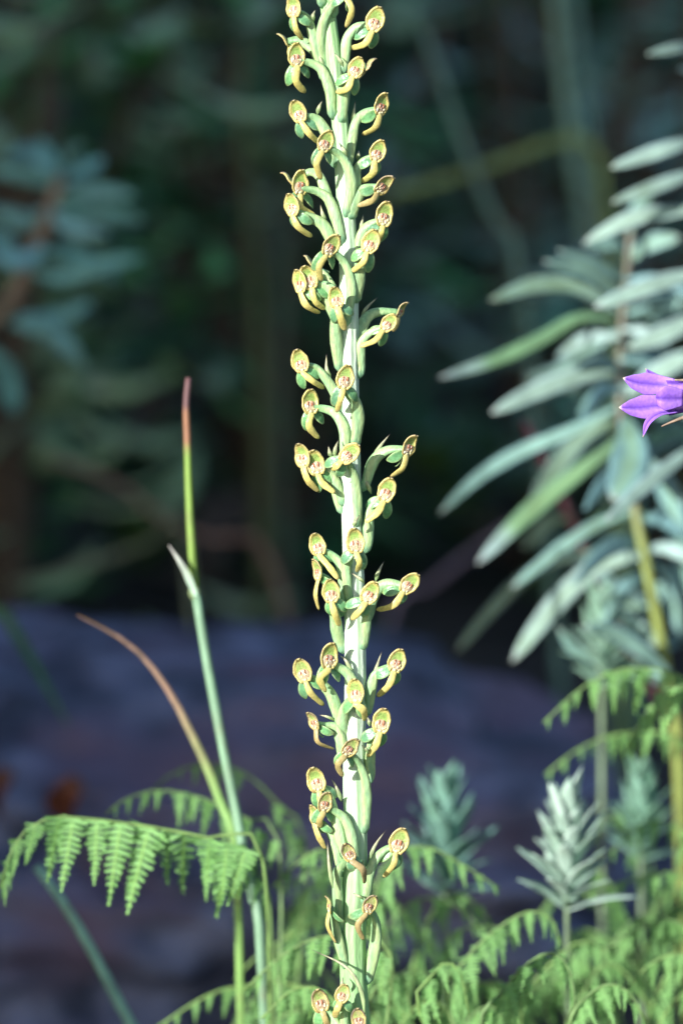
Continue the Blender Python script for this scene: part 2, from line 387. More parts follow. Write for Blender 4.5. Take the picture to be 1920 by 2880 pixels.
        MB().sweep(sp, lambda t: Lh * 0.235 * max(0.10, math.sin(math.pi * (0.10 + 0.87 * t)) ** 0.75), lambda t: 0.045 * Lh * max(0.25, math.sin(math.pi * (0.1 + 0.85 * t))), sd, sc_, n=12, fold=0.22).build('sepal', M_SEPAL, fl, base)
    # bract
    if br:
        bp = [cv(p) for p in br]; k = len(bp) - 1
        zb0 = zh - 0.003 if not back else zh
        bpts = spline([PS(p[0], p[1], lerp(zb0, zb0 - 0.001, i / k) + 0.0016 * math.sin(math.pi * i / k)) for i, p in enumerate(bp)], 12)
        def bc(t, th):
            c = mixc((0.36, 0.50, 0.22), (0.55, 0.52, 0.34), sstep(0.1, 0.7, t)); return mixc(c, (0.07, 0.04, 0.05), sstep(0.78, 0.98, t) + 0.4 * sstep(0.8, 1, abs(math.cos(th))) * sstep(0.2, 0.6, t))
        MB().sweep(bpts, lambda t: 0.00058 * interp([(0, 0.15), (0.2, 1), (0.45, 0.75), (1, 0.04)], t), 0.00012, RT, bc, n=8, fold=0.35).build('bract', M_BRACT, fl, base)
    return fl

FL = [
 # zoom, T, B, L, M, yaw, ovary, bract, wither, back
 (1, (900, -220), (880, -20), (870, 290), (930, 110), 10, [(620, 640), (600, 400), (650, 180), (760, 20)], None, 0, 0),
 (1, (312, -45), (325, 180), (412, 420), (345, 310), -18, [(590, 660), (540, 450), (480, 230), (420, 150)], [(530, 230), (520, 160), (550, 100)], 0.1, 0),
 (1, (175, 335), (275, 490), (330, 620), (270, 560), -95, [(620, 760), (560, 560), (460, 470), (380, 420)], None, 0, 1),
 (1, (340, 450), (352, 700), (440, 975), (345, 850), 14, [(715, 1150), (700, 950), (620, 740), (500, 660)], [(640, 760), (600, 620), (550, 505)], 0, 0),
 (1, (1215, 72), (1140, 330), (920, 510), (1065, 460), 6, [(850, 680), (865, 520), (890, 390), (990, 280)], None, 0, 0),
 (1, (1020, 600), (935, 810), (765, 975), (880, 930), 0, [(830, 1190), (835, 1040), (840, 930), (870, 840)], [(840, 700), (800, 630), (750, 555)], 0, 0),
 (1, (1160, 595), (1065, 740), (960, 860), (1020, 810), 105, [(840, 1100), (850, 960), (900, 830), (980, 740)], None, 0.5, 1),
 (1, (320, 1055), (405, 1280), (585, 1500), (485, 1405), -8, [(730, 1660), (690, 1480), (630, 1340), (540, 1240)], [(565, 1210), (590, 1120), (622, 1055)], 0.1, 0),
 (1, (695, 1365), (615, 1590), (605, 1885), (560, 1720), 22, [(880, 2185), (925, 1950), (890, 1760), (800, 1620)], [(880, 1640), (840, 1570), (800, 1500)], 0.1, 0),
 (1, (1265, 970), (1215, 1210), (1040, 1420), (1175, 1340), 38, [(905, 1670), (930, 1480), (970, 1290), (1060, 1185)], [(935, 1320), (950, 1200), (967, 1055)], 0.1, 0),
 (1, (1240, 1468), (1168, 1695), (1030, 1920), (1150, 1820), 15, [(955, 2150), (975, 1950), (980, 1790), (1050, 1690)], [(985, 1680), (1000, 1625), (1003, 1575)], 0, 0),
 (2, (385, 140), (385, 405), (560, 640), (400, 530), 28, [(810, 830), (760, 640), (690, 450), (560, 360)], [(660, 690), (620, 600), (600, 500)], 0, 0),
 (2, (285, 388), (318, 625), (510, 845), (370, 745), -30, [(740, 960), (680, 800), (610, 700), (480, 630)], None, 0.1, 0),
 (2, (215, 148), (335, 320), (400, 420), (360, 360), -95, [(720, 560), (640, 330), (580, 200), (480, 170)], None, 0, 1),
 (2, (775, 815), (655, 1040), (610, 1310), (588, 1160), 30, [(880, 1680), (925, 1440), (900, 1220), (820, 1070)], [(850, 1100), (820, 1050), (800, 1010)], 0.2, 0),
 (2, (1345, 198), (1190, 385), (990, 520), (1140, 465), 45, [(940, 560), (960, 480), (1010, 390), (1080, 340)], None, 0.55, 0),
 (2, (1290, 470), (1250, 735), (1212, 895), (1235, 810), 18, [(1000, 1010), (1010, 900), (1040, 800), (1110, 720)], [(1030, 800), (1035, 710), (1052, 600)], 0, 0),
 (2, (1175, 768), (1085, 1010), (930, 1212), (1045, 1115), -2, [(980, 1440), (1000, 1300), (1010, 1170), (1030, 1060)], None, 0, 0),
 (2, (455, 1025), (545, 1190), (560, 1330), (560, 1270), -100, [(760, 1500), (700, 1350), (640, 1250), (590, 1200)], None, 0.2, 1),
 (2, (432, 1148), (512, 1390), (650, 1612), (545, 1520), -8, [(800, 1640), (760, 1480), (700, 1380), (600, 1340)], None, 0, 0),
 (2, (372, 1185), (400, 1430), (590, 1648), (455, 1570), -40, [(760, 1720), (700, 1560), (620, 1450), (500, 1400)], None, 0.1, 0),
 (2, (740, 1368), (782, 1590), (860, 1830), (812, 1690), -2, [(790, 2160), (770, 1960), (760, 1800), (770, 1650)], None, 0, 0),
 (3, (1235, 15), (1108, 185), (865, 352), (1020, 290), 5, [(875, 590), (870, 460), (880, 330), (960, 220)], None, 0.1, 0),
 (2, (1485, 1520), (1410, 1690), (1360, 1840), (1400, 1770), 65, [(1010, 2060), (1020, 1860), (1080, 1710), (1200, 1640)], [(1040, 1760), (1070, 1610), (1205, 1475)], 0.4, 1),
 (3, (200, 383), (268, 622), (492, 792), (370, 715), -6, [(640, 960), (580, 800), (510, 690), (400, 570)], [(560, 700), (515, 590), (515, 430)], 0, 0),
 (3, (735, 545), (690, 800), (622, 1042), (660, 920), 10, [(820, 1310), (845, 1110), (820, 940), (750, 840)], None, 0.1, 0),
 (3, (335, 800), (350, 1060), (432, 1320), (335, 1195), 16, [(700, 1450), (700, 1230), (620, 1070), (510, 1010)], None, 0, 0),
 (3, (245, 1368), (280, 1620), (432, 1880), (320, 1760), -32, [(660, 1930), (600, 1760), (520, 1650), (400, 1610)], None, 0.15, 0),
 (3, (365, 1440), (430, 1700), (605, 1890), (475, 1790), -2, [(650, 2010), (620, 1850), (580, 1730), (500, 1680)], [(565, 1530), (545, 1460), (535, 1395)], 0, 0),
 (3, (850, 1382), (672, 1560), (565, 1645), (615, 1612), 0, [(840, 2150), (830, 1900), (810, 1720), (770, 1620)], [(600, 1520), (610, 1420), (640, 1335)], 0, 0),
 (3, (1425, 1275), (1345, 1500), (1190, 1725), (1310, 1635), 42, [(930, 1770), (980, 1620), (1050, 1510), (1180, 1440)], [(1000, 1530), (1080, 1400), (1182, 1270)], 0.15, 0),
 (4, (1190, 88), (1110, 335), (922, 552), (1045, 455), 2, [(945, 780), (950, 640), (960, 500), (1010, 380)], [(985, 260), (940, 150), (885, 55)], 0, 0),
 (4, (388, 668), (445, 900), (640, 1155), (540, 1020), -4, [(700, 1360), (690, 1150), (650, 980), (560, 890)], None, 0, 0),
 (4, (800, 615), (830, 880), (835, 1080), (862, 985), -2, [(740, 1300), (725, 1130), (730, 990), (780, 900)], [(800, 610), (820, 550), (860, 480)], 0, 0),
 (4, (408, 938), (432, 1165), (432, 1475), (398, 1320), -58, [(640, 1440), (580, 1260), (520, 1160), (480, 1130)], None, 0.25, 0),
 (4, (548, 1150), (572, 1400), (655, 1645), (605, 1525), -2, [(650, 1830), (620, 1690), (610, 1560), (590, 1450)], None, 0, 0),
 (4, (1030, 1178), (920, 1400), (775, 1580), (860, 1490), 2, [(910, 1800), (925, 1650), (940, 1540), (950, 1440)], [(910, 1195), (860, 1150), (778, 1088)], 0, 0),
 (4, (1468, 1092), (1312, 1290), (1042, 1480), (1215, 1430), 18, [(960, 1500), (990, 1360), (1060, 1250), (1170, 1200)], [(1030, 1180), (1055, 1090), (1117, 965)], 0.1, 0),
 (5, (555, 172), (530, 450), (505, 695), (445, 560), 24, [(860, 830), (820, 660), (740, 500), (640, 430)], [(790, 520), (720, 370), (638, 300)], 0.05, 0),
 (5, (222, 342), (300, 590), (485, 835), (355, 715), -8, [(650, 1010), (600, 830), (540, 690), (420, 580)], None, 0.25, 0),
 (5, (815, 552), (825, 810), (920, 995), (905, 890), -18, [(670, 1330), (665, 1120), (690, 920), (750, 800)], None, 0.1, 0),
 (5, (1290, 238), (1220, 485), (1048, 745), (1165, 630), 10, [(955, 850), (980, 680), (1020, 530), (1110, 460)], [(1000, 590), (1040, 440), (1097, 265)], 0.1, 0),
 (5, (342, 898), (410, 1090), (590, 1295), (425, 1225), -48, [(690, 1300), (650, 1150), (600, 1060), (500, 1050)], [(600, 1000), (520, 960), (440, 935)], 0.7, 0),
 (5, (1115, 862), (1070, 1125), (945, 1375), (1030, 1255), 4, [(975, 1570), (970, 1430), (980, 1300), (1000, 1190)], [(970, 1060), (960, 1000), (940, 950)], 0, 0),
 (5, (835, 1178), (705, 1365), (680, 1585), (635, 1460), 26, [(920, 2090), (935, 1820), (920, 1600), (850, 1430)], [(950, 1340), (920, 1290), (880, 1250)], 0.6, 0),
 (6, (240, 152), (318, 440), (370, 620), (330, 540), -4, [(600, 1120), (540, 850), (480, 620), (420, 450)], [(580, 560), (520, 400), (455, 280)], 0.05, 0),
 (6, (410, 435), (365, 675), (330, 860), (325, 770), 20, [(730, 1180), (690, 950), (620, 760), (500, 660)], None, 0.45, 0),
 (6, (258, 588), (275, 820), (385, 1105), (310, 960), -50, [(560, 1320), (520, 1080), (440, 900), (340, 790)], None, 0.2, 0),
 (6, (605, 1040), (700, 1240), (850, 1500), (830, 1350), 10, [(560, 1960), (530, 1600), (530, 1370), (610, 1260)], [(475, 1560), (430, 1250), (415, 1000)], 0.8, 0),
 (6, (1290, 855), (1205, 1155), (1065, 1435), (1180, 1290), 6, [(860, 1640), (890, 1420), (960, 1250), (1080, 1120)], [(890, 1290), (960, 1080), (1092, 885)], 0.2, 0),
 (7, (955, 150), (862, 365), (830, 675), (768, 510), 22, [(895, 1080), (960, 800), (985, 560), (950, 410)], [(830, 205), (770, 170), (718, 135)], 0.7, 0),
 (7, (432, 165), (440, 365), (510, 712), (415, 520), -75, [(600, 900), (540, 640), (500, 450), (480, 350)], None, 0.3, 0),
 (7, (290, 1240), (362, 1510), (450, 1760), (400, 1620), 4, [(640, 2000), (560, 1780), (500, 1620), (440, 1530)], None, 0.6, 0),
 (7, (625, 1180), (560, 1400), (495, 1580), (525, 1490), 0, [(640, 1900), (620, 1700), (610, 1560), (600, 1450)], [(590, 1250), (585, 1170), (600, 1105)], 0.3, 0),
 (7, (765, 1460), (785, 1700), (830, 1950), (800, 1820), -6, [(800, 2150), (790, 1950), (780, 1800), (780, 1720)], [(850, 1580), (815, 1300), (700, 1060), (540, 930), (228, 788)], 0.8, 0),
]
for f in FL: make_flower(*f[:6], ov=f[6], br=f[7], wither=f[8], back=bool(f[9]))
# flowers above and below the frame, so that the spike goes on
for k in range(7):
    sg = -1 if k % 2 else 1; y0 = -60 - k * 28; X = (axx(y0) - 740) * 3.7333; Y = y0 * 3.7333; q = 1 - 0.06 * k
    make_flower(1, (X + sg * 330 * q, Y - 330), (X + sg * 290 * q, Y - 120), (X + sg * 150 * q, Y + 60), (X + sg * 250 * q, Y - 20), sg * 20)
for k in range(8):
    sg = -1 if k % 2 else 1; y0 = 2940 + k * 45; X = (axx(y0) - 820) * 4.1263; Y = (y0 - 2480) * 4.1263
    make_flower(7, (X + sg * 400, Y - 120), (X + sg * 350, Y + 140), (X + sg * 200, Y + 380), (X + sg * 300, Y + 280), sg * 20, wither=0.5)

# ------------------------------------------------------------------ the violet bellflower at the right edge
def BZ(x, y, z=0.0): return PS(1660 + x / 6.031, 960 + y / 6.031, z)
by = 2500
bbase = PS(2150, 4300); bbase = Vector((bbase.x, bbase.y + 0.01, 0))
bell = thing('bellflower', bbase, 'violet bellflower with five pointed lobes beside the pale leaved shrub', 'flower')
VIO = (0.26, 0.09, 0.66); PNK = (0.57, 0.31, 0.84); DVI = (0.10, 0.03, 0.40)
ac = BZ(1300, 960); ab = BZ(2350, 860)
mb = MB()
def bellc(t, th):
    c = mixc(VIO, PNK, 0.4 + 0.4 * math.sin(5 * th)); c = mixc(c, DVI, 0.7 * sstep(0.9, 1, math.cos(10 * th)))
    return mixc((0.4, 0.42, 0.5), c, sstep(0.0, 0.35, t))
NR, NA = 14, 30
for lay in (0, 1):
    for i in range(NR + 1):
        t = i / NR; p = ab.lerp(ac, t); r = (0.0022 + 0.0016 * sstep(0, 0.6, t) + 0.0004 * sstep(0.8, 1, t)) - 0.00018 * lay
        ax_ = (ac - ab).normalized(); e1 = UP - ax_ * UP.dot(ax_); e1.normalize(); e2 = ax_.cross(e1)
        for k in range(NA):
            th = 2 * math.pi * k / NA
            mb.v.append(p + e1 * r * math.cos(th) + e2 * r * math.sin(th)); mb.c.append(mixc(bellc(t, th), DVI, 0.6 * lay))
o1 = (NR + 1) * NA
for i in range(NR):
    for k in range(NA):
        k2 = (k + 1) % NA; a = i * NA
        mb.f.append((a + k, a + k2, a + NA + k2, a + NA + k)); mb.f.append((o1 + a + k, o1 + a + NA + k, o1 + a + NA + k2, o1 + a + k2))
for k in range(NA):
    k2 = (k + 1) % NA; a = NR * NA; mb.f.append((a + k, a + k2, o1 + a + k2, o1 + a + k))
corolla = mb.build('corolla', M_BELL, bell, bbase)
def lobec(t, th):
    e = math.cos(th); c = mixc(PNK, VIO, 0.35 + 0.5 * abs(math.sin(2.3 * e + 1)) * (0.4 + 0.6 * t)); c = mixc(c, DVI, 0.75 * (1 - sstep(0.03, 0.22, abs(e))))
    return mixc(c, (0.7, 0.6, 0.4), sstep(0.985, 1, t))
for (pp, wd, sd) in [([(1420, 760, .001), (1150, 735, .000), (800, 700, .0002), (545, 622, .001)], 0.0027, (0, .25, 1)),
                     ([(1400, 1110, .001), (1150, 1090, .0005), (800, 1120, .0005), (478, 1122, .0015)], 0.0029, (0, .2, 1)),
                     ([(1500, 750, -.002), (1220, 700, -.003), (1040, 590, -.004), (925, 460, -.004)], 0.0016, (0, .8, .8)),
                     ([(1450, 1190, .003), (1150, 1240, .0042), (970, 1380, .005), (885, 1625, .005)], 0.0016, (0.5, .9, .2)),
                     ([(1560, 960, .0044), (1330, 960, .0054), (1170, 960, .0056), (1100, 950, .0038)], 0.0030, (0, 0, 1))]:
    pts = spline([BZ(*p) for p in pp], 16)
    MB().sweep(pts, lambda t: wd * max(0.03, interp([(0, 0.62), (0.3, 0.85), (0.55, 1.0), (0.8, 0.62), (0.93, 0.26), (1, 0.02)], t)), 0.00016, Vector(sd), lobec, n=16, fold=-0.10).build('petal', M_BELL, corolla, bbase)
# calyx, stalk and stem leaves
cal = MB().sweep(spline([ab.lerp(ac, 0.12), ab.lerp(ac, -0.12), ab.lerp(ac, -0.3)], 8), lambda t: lerp(0.0029, 0.0009, t), lambda t: lerp(0.0029, 0.0009, t), UP, (0.20, 0.28, 0.10), n=10).build('calyx', M_BELLG, bell, bbase)
for (p, q) in [((1900, 1190), (1195, 1440)), ((1900, 700), (1420, 655))]:
    MB().sweep(spline([BZ(p[0], p[1], 0.002), BZ((p[0] + q[0]) / 2, (p[1] + q[1]) / 2 - 15, 0.003), BZ(q[0], q[1], 0.003)], 10), lambda t: 0.0006 * (1.1 - t * 0.8), 0.00025, UP, (0.33, 0.24, 0.17), n=6).build('sepal', M_BELLG, cal, bbase)
e0 = ab.lerp(ac, -0.28)
MB().sweep(spline([e0, e0 + Vector((0.006, 0, -0.003)), e0 + Vector((0.010, 0.002, -0.02)), bbase.lerp(e0, 0.5) + Vector((0.006, 0, 0)), bbase], 26), 0.0008, 0.0008, RT, (0.22, 0.30, 0.12), n=8).build('stem', M_BELLG, bell, bbase)
for k in range(6):
    p0 = bbase.lerp(e0, 0.12 + 0.12 * k) + Vector((0.005, 0, 0)); a = k * 2.4; d = Vector((abs(math.cos(a)), math.sin(a), 0.6))
    MB().sweep(spline([p0, p0 + d * 0.012, p0 + d * 0.02 + Vector((0, 0, -0.004))], 8), lambda t: 0.0018 * math.sin(math.pi * (0.06 + 0.9 * t)), 0.0002, Vector((-d.y, d.x, 0)), (0.16, 0.28, 0.10), n=6).build('leaf', M_BELLG, bell, bbase)

# ------------------------------------------------------------------ leaf and stalk helpers for the plants around
def blade(pts, w, color, name, mat, parent, org, th=None, side=None, n=8, m=16, prof=None, fold=0.15):
    pts = spline(pts, m)
    t_ = (pts[-1] - pts[0]).normalized()
    if side is None: side = t_.cross(FW); 
    pr = prof or [(0, 0.25), (0.12, 0.5), (0.35, 0.9), (0.6, 1.0), (0.85, 0.7), (0.95, 0.4), (1, 0.08)]
    return MB().sweep(pts, lambda t: w * interp(pr, t), th or w * 0.07, side, color, n=n, fold=fold).build(name, mat, parent, org)
def stalk(pts, r0, r1, color, name, mat, parent, org, m=24, n=8):
    return MB().sweep(spline(pts, m), lambda t: lerp(r0, r1, t), lambda t: lerp(r0, r1, t), RT, color, n=n).build(name, mat, parent, org)
def pxm(dd): return FRAME_W / D / 1568 * (D + dd)

# ---- pale leaved shrub on the right
sb = Vector((P(1600, 1700, 0.22).x, P(1600, 1700, 0.22).y, 0.0)); sb.z = ground_z(sb.x, sb.y) - 0.01
shrub = thing('sage_shrub', sb, 'bushy shrub with narrow pale blue green leaves beside the violet bellflower', 'shrub')
stalk([sb, P(1560, 1800, .215), P(1530, 1550, .21), P(1490, 1330, .205), P(1450, 1130, .21), P(1425, 950, .215), P(1425, 780, .22), P(1440, 620, .22), P(1450, 500, .22)], 19 * pxm(.21), 8 * pxm(.21),
      lambda t, th: mixc((0.25, 0.30, 0.08), (0.17, 0.16, 0.12), sstep(0.66, 0.74, t)), 'stem', M_LEAF, shrub, sb, m=40)
stalk([sb + Vector((.10, .1, 0)), P(1640, 1800, .31), P(1510, 1600, .30), P(1400, 1410, .27), P(1305, 1180, .27), P(1205, 970, .28)], 15 * pxm(.27), 11 * pxm(.27), (0.30, 0.10, 0.12), 'stem', M_LEAF, shrub, sb)
stalk([sb + Vector((.02, 0, 0)), P(1640, 1300, .2), P(1620, 800, .19), P(1600, 300, .19), P(1600, 80, .19)], 18 * pxm(.2), 8 * pxm(.2), (0.26, 0.2, 0.12), 'stem', M_LEAF, shrub, sb)
SL = [ # base -> tip, half width px, depth base, depth tip, tint
 ([(1602, 108), (1560, 110), (1485, 125)], 15, .19, .17, 0), ([(1602, 180), (1585, 165), (1558, 160)], 12, .19, .17, 0),
 ([(1602, 320), (1530, 342), (1402, 385)], 22, .19, .17, 0), ([(1608, 390), (1530, 420), (1405, 465)], 20, .19, .17, 0),
 ([(1612, 480), (1540, 488), (1450, 503), (1342, 556)], 24, .19, .18, 0), ([(1440, 650), (1370, 610), (1280, 575)], 16, .22, .20, 1),
 ([(1430, 690), (1350, 625), (1248, 600)], 18, .22, .2, 1), ([(1425, 720), (1330, 660), (1230, 655), (1125, 690)], 26, .22, .2, 2),
 ([(1620, 620), (1500, 655), (1365, 705)], 26, .19, .17, 0), ([(1422, 735), (1330, 730), (1240, 780), (1130, 830), (1008, 868)], 20, .22, .19, 3),
 ([(1420, 850), (1330, 865), (1240, 895), (1128, 948)], 28, .215, .19, 0), ([(1615, 800), (1520, 850), (1440, 905)], 30, .21, .2, 0),
 ([(1425, 930), (1320, 985), (1200, 1035), (1100, 1095), (1008, 1180)], 20, .215, .2, 1), ([(1440, 1000), (1320, 1090), (1200, 1190), (1095, 1295)], 28, .21, .2, 3),
 ([(1435, 960), (1450, 1020), (1440, 1080), (1405, 1150)], 56, .19, .17, 4), ([(1615, 1010), (1500, 1100), (1390, 1195)], 22, .18, .14, 0),
 ([(1460, 1170), (1370, 1205), (1280, 1265), (1175, 1350)], 19, .21, .2, 1), ([(1480, 1270), (1360, 1310), (1265, 1400), (1175, 1520)], 30, .205, .2, 0),
 ([(1400, 1260), (1240, 1300), (1130, 1400), (1045, 1500)], 18, .25, .26, 2), ([(1470, 1060), (1530, 1130), (1560, 1250), (1575, 1380)], 36, .22, .22, 4),
 ([(1415, 960), (1340, 1000), (1280, 1070), (1215, 1165)], 30, .23, .23, 2), ([(1610, 720), (1540, 760), (1440, 800)], 28, .21, .2, 0),
 ([(1425, 760), (1350, 800), (1290, 850), (1200, 870)], 26, .23, .24, 1), ([(1440, 600), (1490, 560), (1560, 545)], 26, .23, .22, 1),
 ([(1430, 720), (1490, 720), (1570, 690)], 28, .24, .24, 1), ([(1425, 880), (1480, 930), (1550, 950)], 28, .23, .23, 1),
 ([(1540, 1550), (1480, 1500), (1400, 1450), (1340, 1440)], 24, .2, .18, 1), ([(1530, 1500), (1440, 1420), (1370, 1400)], 22, .21, .2, 0),
 ([(1545, 1560), (1430, 1520), (1330, 1500), (1280, 1440)], 20, .21, .2, 1), ([(1490, 1330), (1540, 1380), (1568, 1460)], 26, .22, .22, 1),
 ([(1500, 1400), (1430, 1390), (1370, 1430), (1330, 1490)], 24, .22, .22, 2), ([(1440, 590), (1400, 560), (1340, 560)], 18, .23, .22, 1),
 ([(1445, 540), (1460, 480), (1500, 440)], 18, .22, .21, 1), ([(1430, 840), (1370, 840), (1300, 900)], 20, .235, .24, 2),
 ([(1545, 1600), (1500, 1540), (1470, 1470)], 22, .22, .2, 1), ([(1310, 1190), (1260, 1200), (1200, 1260)], 18, .27, .28, 2)]
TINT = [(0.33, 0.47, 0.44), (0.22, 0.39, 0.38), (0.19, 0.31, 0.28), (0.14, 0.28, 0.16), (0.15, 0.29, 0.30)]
for pp, w, d0, d1, ti in SL:
    c0 = TINT[ti]; k = len(pp) - 1; hue = random.uniform(0.85, 1.15)
    def lcol(t, th, c0=c0, ti=ti, hue=hue):
        c = tuple(x * hue for x in c0); c = mixc(c, (0.30, 0.45, 0.12), 0.35 * (1 - sstep(0, 0.15, abs(math.cos(th)))))
        if ti == 3: c = mixc(c, TINT[0], sstep(0.72, 0.85, t))
        return mixc(c, (0.42, 0.40, 0.42), 0.6 * sstep(0.92, 1, t))
    pts = [P(p[0], p[1], lerp(d0, d1, i / k)) for i, p in enumerate(pp)]
    blade(pts, w * 0.84 * pxm(d0), lcol, 'leaf', M_LEAF, shrub, sb, fold=random.uniform(0.05, 0.3))
for k in range(18):                # short leaves round the stem
    y = random.uniform(600, 1330); x = interp([(480, 1450), (780, 1425), (950, 1425), (1130, 1450), (1330, 1490)], y); sx = -1 if k % 2 else 1; ln = random.uniform(90, 190); dn = random.uniform(-20, 90) + (y - 700) * .06
    d1 = .21 + random.uniform(-.05, .03)
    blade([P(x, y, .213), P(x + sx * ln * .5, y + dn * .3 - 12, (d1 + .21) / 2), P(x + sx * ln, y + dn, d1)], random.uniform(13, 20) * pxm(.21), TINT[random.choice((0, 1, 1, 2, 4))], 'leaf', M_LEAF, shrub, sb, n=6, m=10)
for k in range(16):                # further back leaves of the same shrub
    y = random.uniform(560, 1500); x = 1425 + (y - 900) * 0.12 + 20; a = random.uniform(-0.9, 0.5); ln = random.uniform(110, 230)
    sx = random.choice((-1, 1, 1)); d0 = random.uniform(.24, .30)
    pts = [P(x, y, .22), P(x + sx * ln * .5, y + math.sin(a) * ln * .4 - 15, d0), P(x + sx * ln, y + math.sin(a) * ln, d0 + .02)]
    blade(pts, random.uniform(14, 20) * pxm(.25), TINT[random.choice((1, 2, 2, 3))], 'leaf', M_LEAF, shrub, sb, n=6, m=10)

# ---- dim teal plant on the left, further back
tb = Vector((P(-60, 1000, .46).x, P(-60, 1000, .46).y, 0)); tb.z = ground_z(tb.x, tb.y) - 0.01
teal = thing('willow_leaved_plant', tb, 'dim blue green leafy plant with a brown stem behind the dark rock', 'plant')
stalk([tb, P(-60, 900, .46), P(10, 720, .46), P(70, 600, .46), P(115, 490, .46), P(140, 400, .46)], 24 * pxm(.46), 16 * pxm(.46), (0.32, 0.22, 0.14), 'stem', M_LEAF, teal, tb)
TL = [([(130, 430), (70, 405), (-20, 390)], 20), ([(135, 420), (185, 395), (240, 365)], 18), ([(130, 455), (220, 440), (310, 450)], 20), ([(110, 490), (210, 490), (330, 505)], 20),
      ([(90, 580), (170, 585), (230, 615), (270, 645)], 22), ([(20, 740), (110, 760), (160, 800), (195, 840)], 26), ([(110, 480), (60, 510), (-20, 480)], 24), ([(50, 640), (10, 560), (-40, 530)], 24),
      ([(-20, 800), (10, 860), (35, 950)], 36), ([(140, 410), (110, 360), (90, 320)], 22), ([(140, 410), (160, 360), (190, 330)], 20), ([(40, 730), (120, 735), (210, 695)], 22),
      ([(120, 470), (150, 520), (250, 540)], 18), ([(60, 620), (140, 640), (230, 610), (330, 590)], 22), ([(140, 420), (60, 350), (10, 360)], 20), ([(100, 560), (60, 600), (-30, 590)], 22)]
for pp, w in TL:
    d1 = .46 + random.uniform(-.06, .05); k = len(pp) - 1
    blade([P(p[0], p[1], lerp(.46, d1, i / k)) for i, p in enumerate(pp)], w * pxm(.46), mixc((0.34, 0.66, 0.64), (0.18, 0.44, 0.38), random.random()), 'leaf', M_LEAF, teal, tb, n=6, m=12)

# ---- grass culms and blades
def gpt(x, y, dd):
    p = P(x, y, dd); return Vector((p.x, p.y, ground_z(p.x, p.y) - 0.004))
g = gpt(650, 2400, .07)
culm = thing('grass_culm', g, 'upright jointed grass stalk with a brown dried tip rising through the fern', 'grass')
stalk([P(447, 1350, .07), P(436, 1180, .07), P(430, 1010, .07), P(428, 930, .07), P(433, 868, .07)], 11 * pxm(.07), 6 * pxm(.07),
      lambda t, th: mixc((0.20, 0.32, 0.06), (0.32, 0.15, 0.08), sstep(0.62, 0.70, t)) if t < 0.85 else (0.16, 0.08, 0.08), 'upper_stem', M_GRASS, culm, g)
stalk([g, P(600, 2200, .07), P(580, 2060, .07), P(545, 1880, .07), P(490, 1600, .07), P(450, 1365, .07)], 13 * pxm(.07), 11 * pxm(.07), (0.20, 0.34, 0.21), 'lower_stem', M_GRASS, culm, g, m=36)
MB().blob(P(447, 1360, .07), (RT * .0016, UP * .0022, FW * .0016), (0.26, 0.34, 0.16)).build('joint', M_GRASS, culm, g)
blade([P(452, 1372, .066), P(425, 1310, .066), P(388, 1252, .066)], 9 * pxm(.07), lambda t, th: mixc((0.34, 0.52, 0.36), (0.42, 0.38, 0.36), t), 'sheath', M_GRASS, culm, g, prof=[(0, .6), (.3, 1), (.6, .7), (1, .1)])
g = gpt(560, 2300, .09)
db = thing('dry_grass_blade', g, 'bent grass blade drying to pinkish brown in front of the boulder', 'grass')
blade([g, P(545, 2050, .09), P(505, 1840, .09), P(430, 1665, .09), P(370, 1560, .09), P(310, 1490, .09), P(250, 1450, .09), P(178, 1413, .09)], 12 * pxm(.09),
      lambda t, th: mixc((0.20, 0.36, 0.10), (0.36, 0.22, 0.15), sstep(0.70, 0.86, t)), 'blade', M_GRASS, db, g, th=5 * pxm(.09), m=36, prof=[(0, .6), (.4, .75), (.75, .85), (1, .25)])
g = gpt(560, 2800, .13)
pb = thing('pale_grass_stalk', g, 'pale leaning grass stalk in front of the boulder below the fern', 'grass')
stalk([g, P(430, 2572, .13), P(300, 2352, .13), P(215, 2190, .13), P(150, 2080, .13), P(85, 1990, .13)], 16 * pxm(.13), 11 * pxm(.13), (0.20, 0.40, 0.32), 'stem', M_GRASS, pb, g)
g = gpt(-300, 1500, .3)
dg = thing('dark_grass_blade', g, 'dark green grass blade hanging over the boulder', 'grass')
blade([g, P(-200, 1420, .3), P(-90, 1360, .3), P(0, 1400, .3), P(60, 1490, .29), P(110, 1580, .28), P(160, 1670, .27)], 20 * pxm(.28), (0.04, 0.13, 0.07), 'blade', M_GRASS, dg, g)
LB = ['broad dim grass stem rising behind the pale leaved shrub', 'dim grass stem crossing beside its broad neighbour behind the shrub', 'leaning dim grass stem crossed by a yellowish stem', 'yellowish stem slanting across the leaning grass stem',
      'faint olive upright stem behind the upper orchid flowers', 'faint grey green stem beside the olive one']
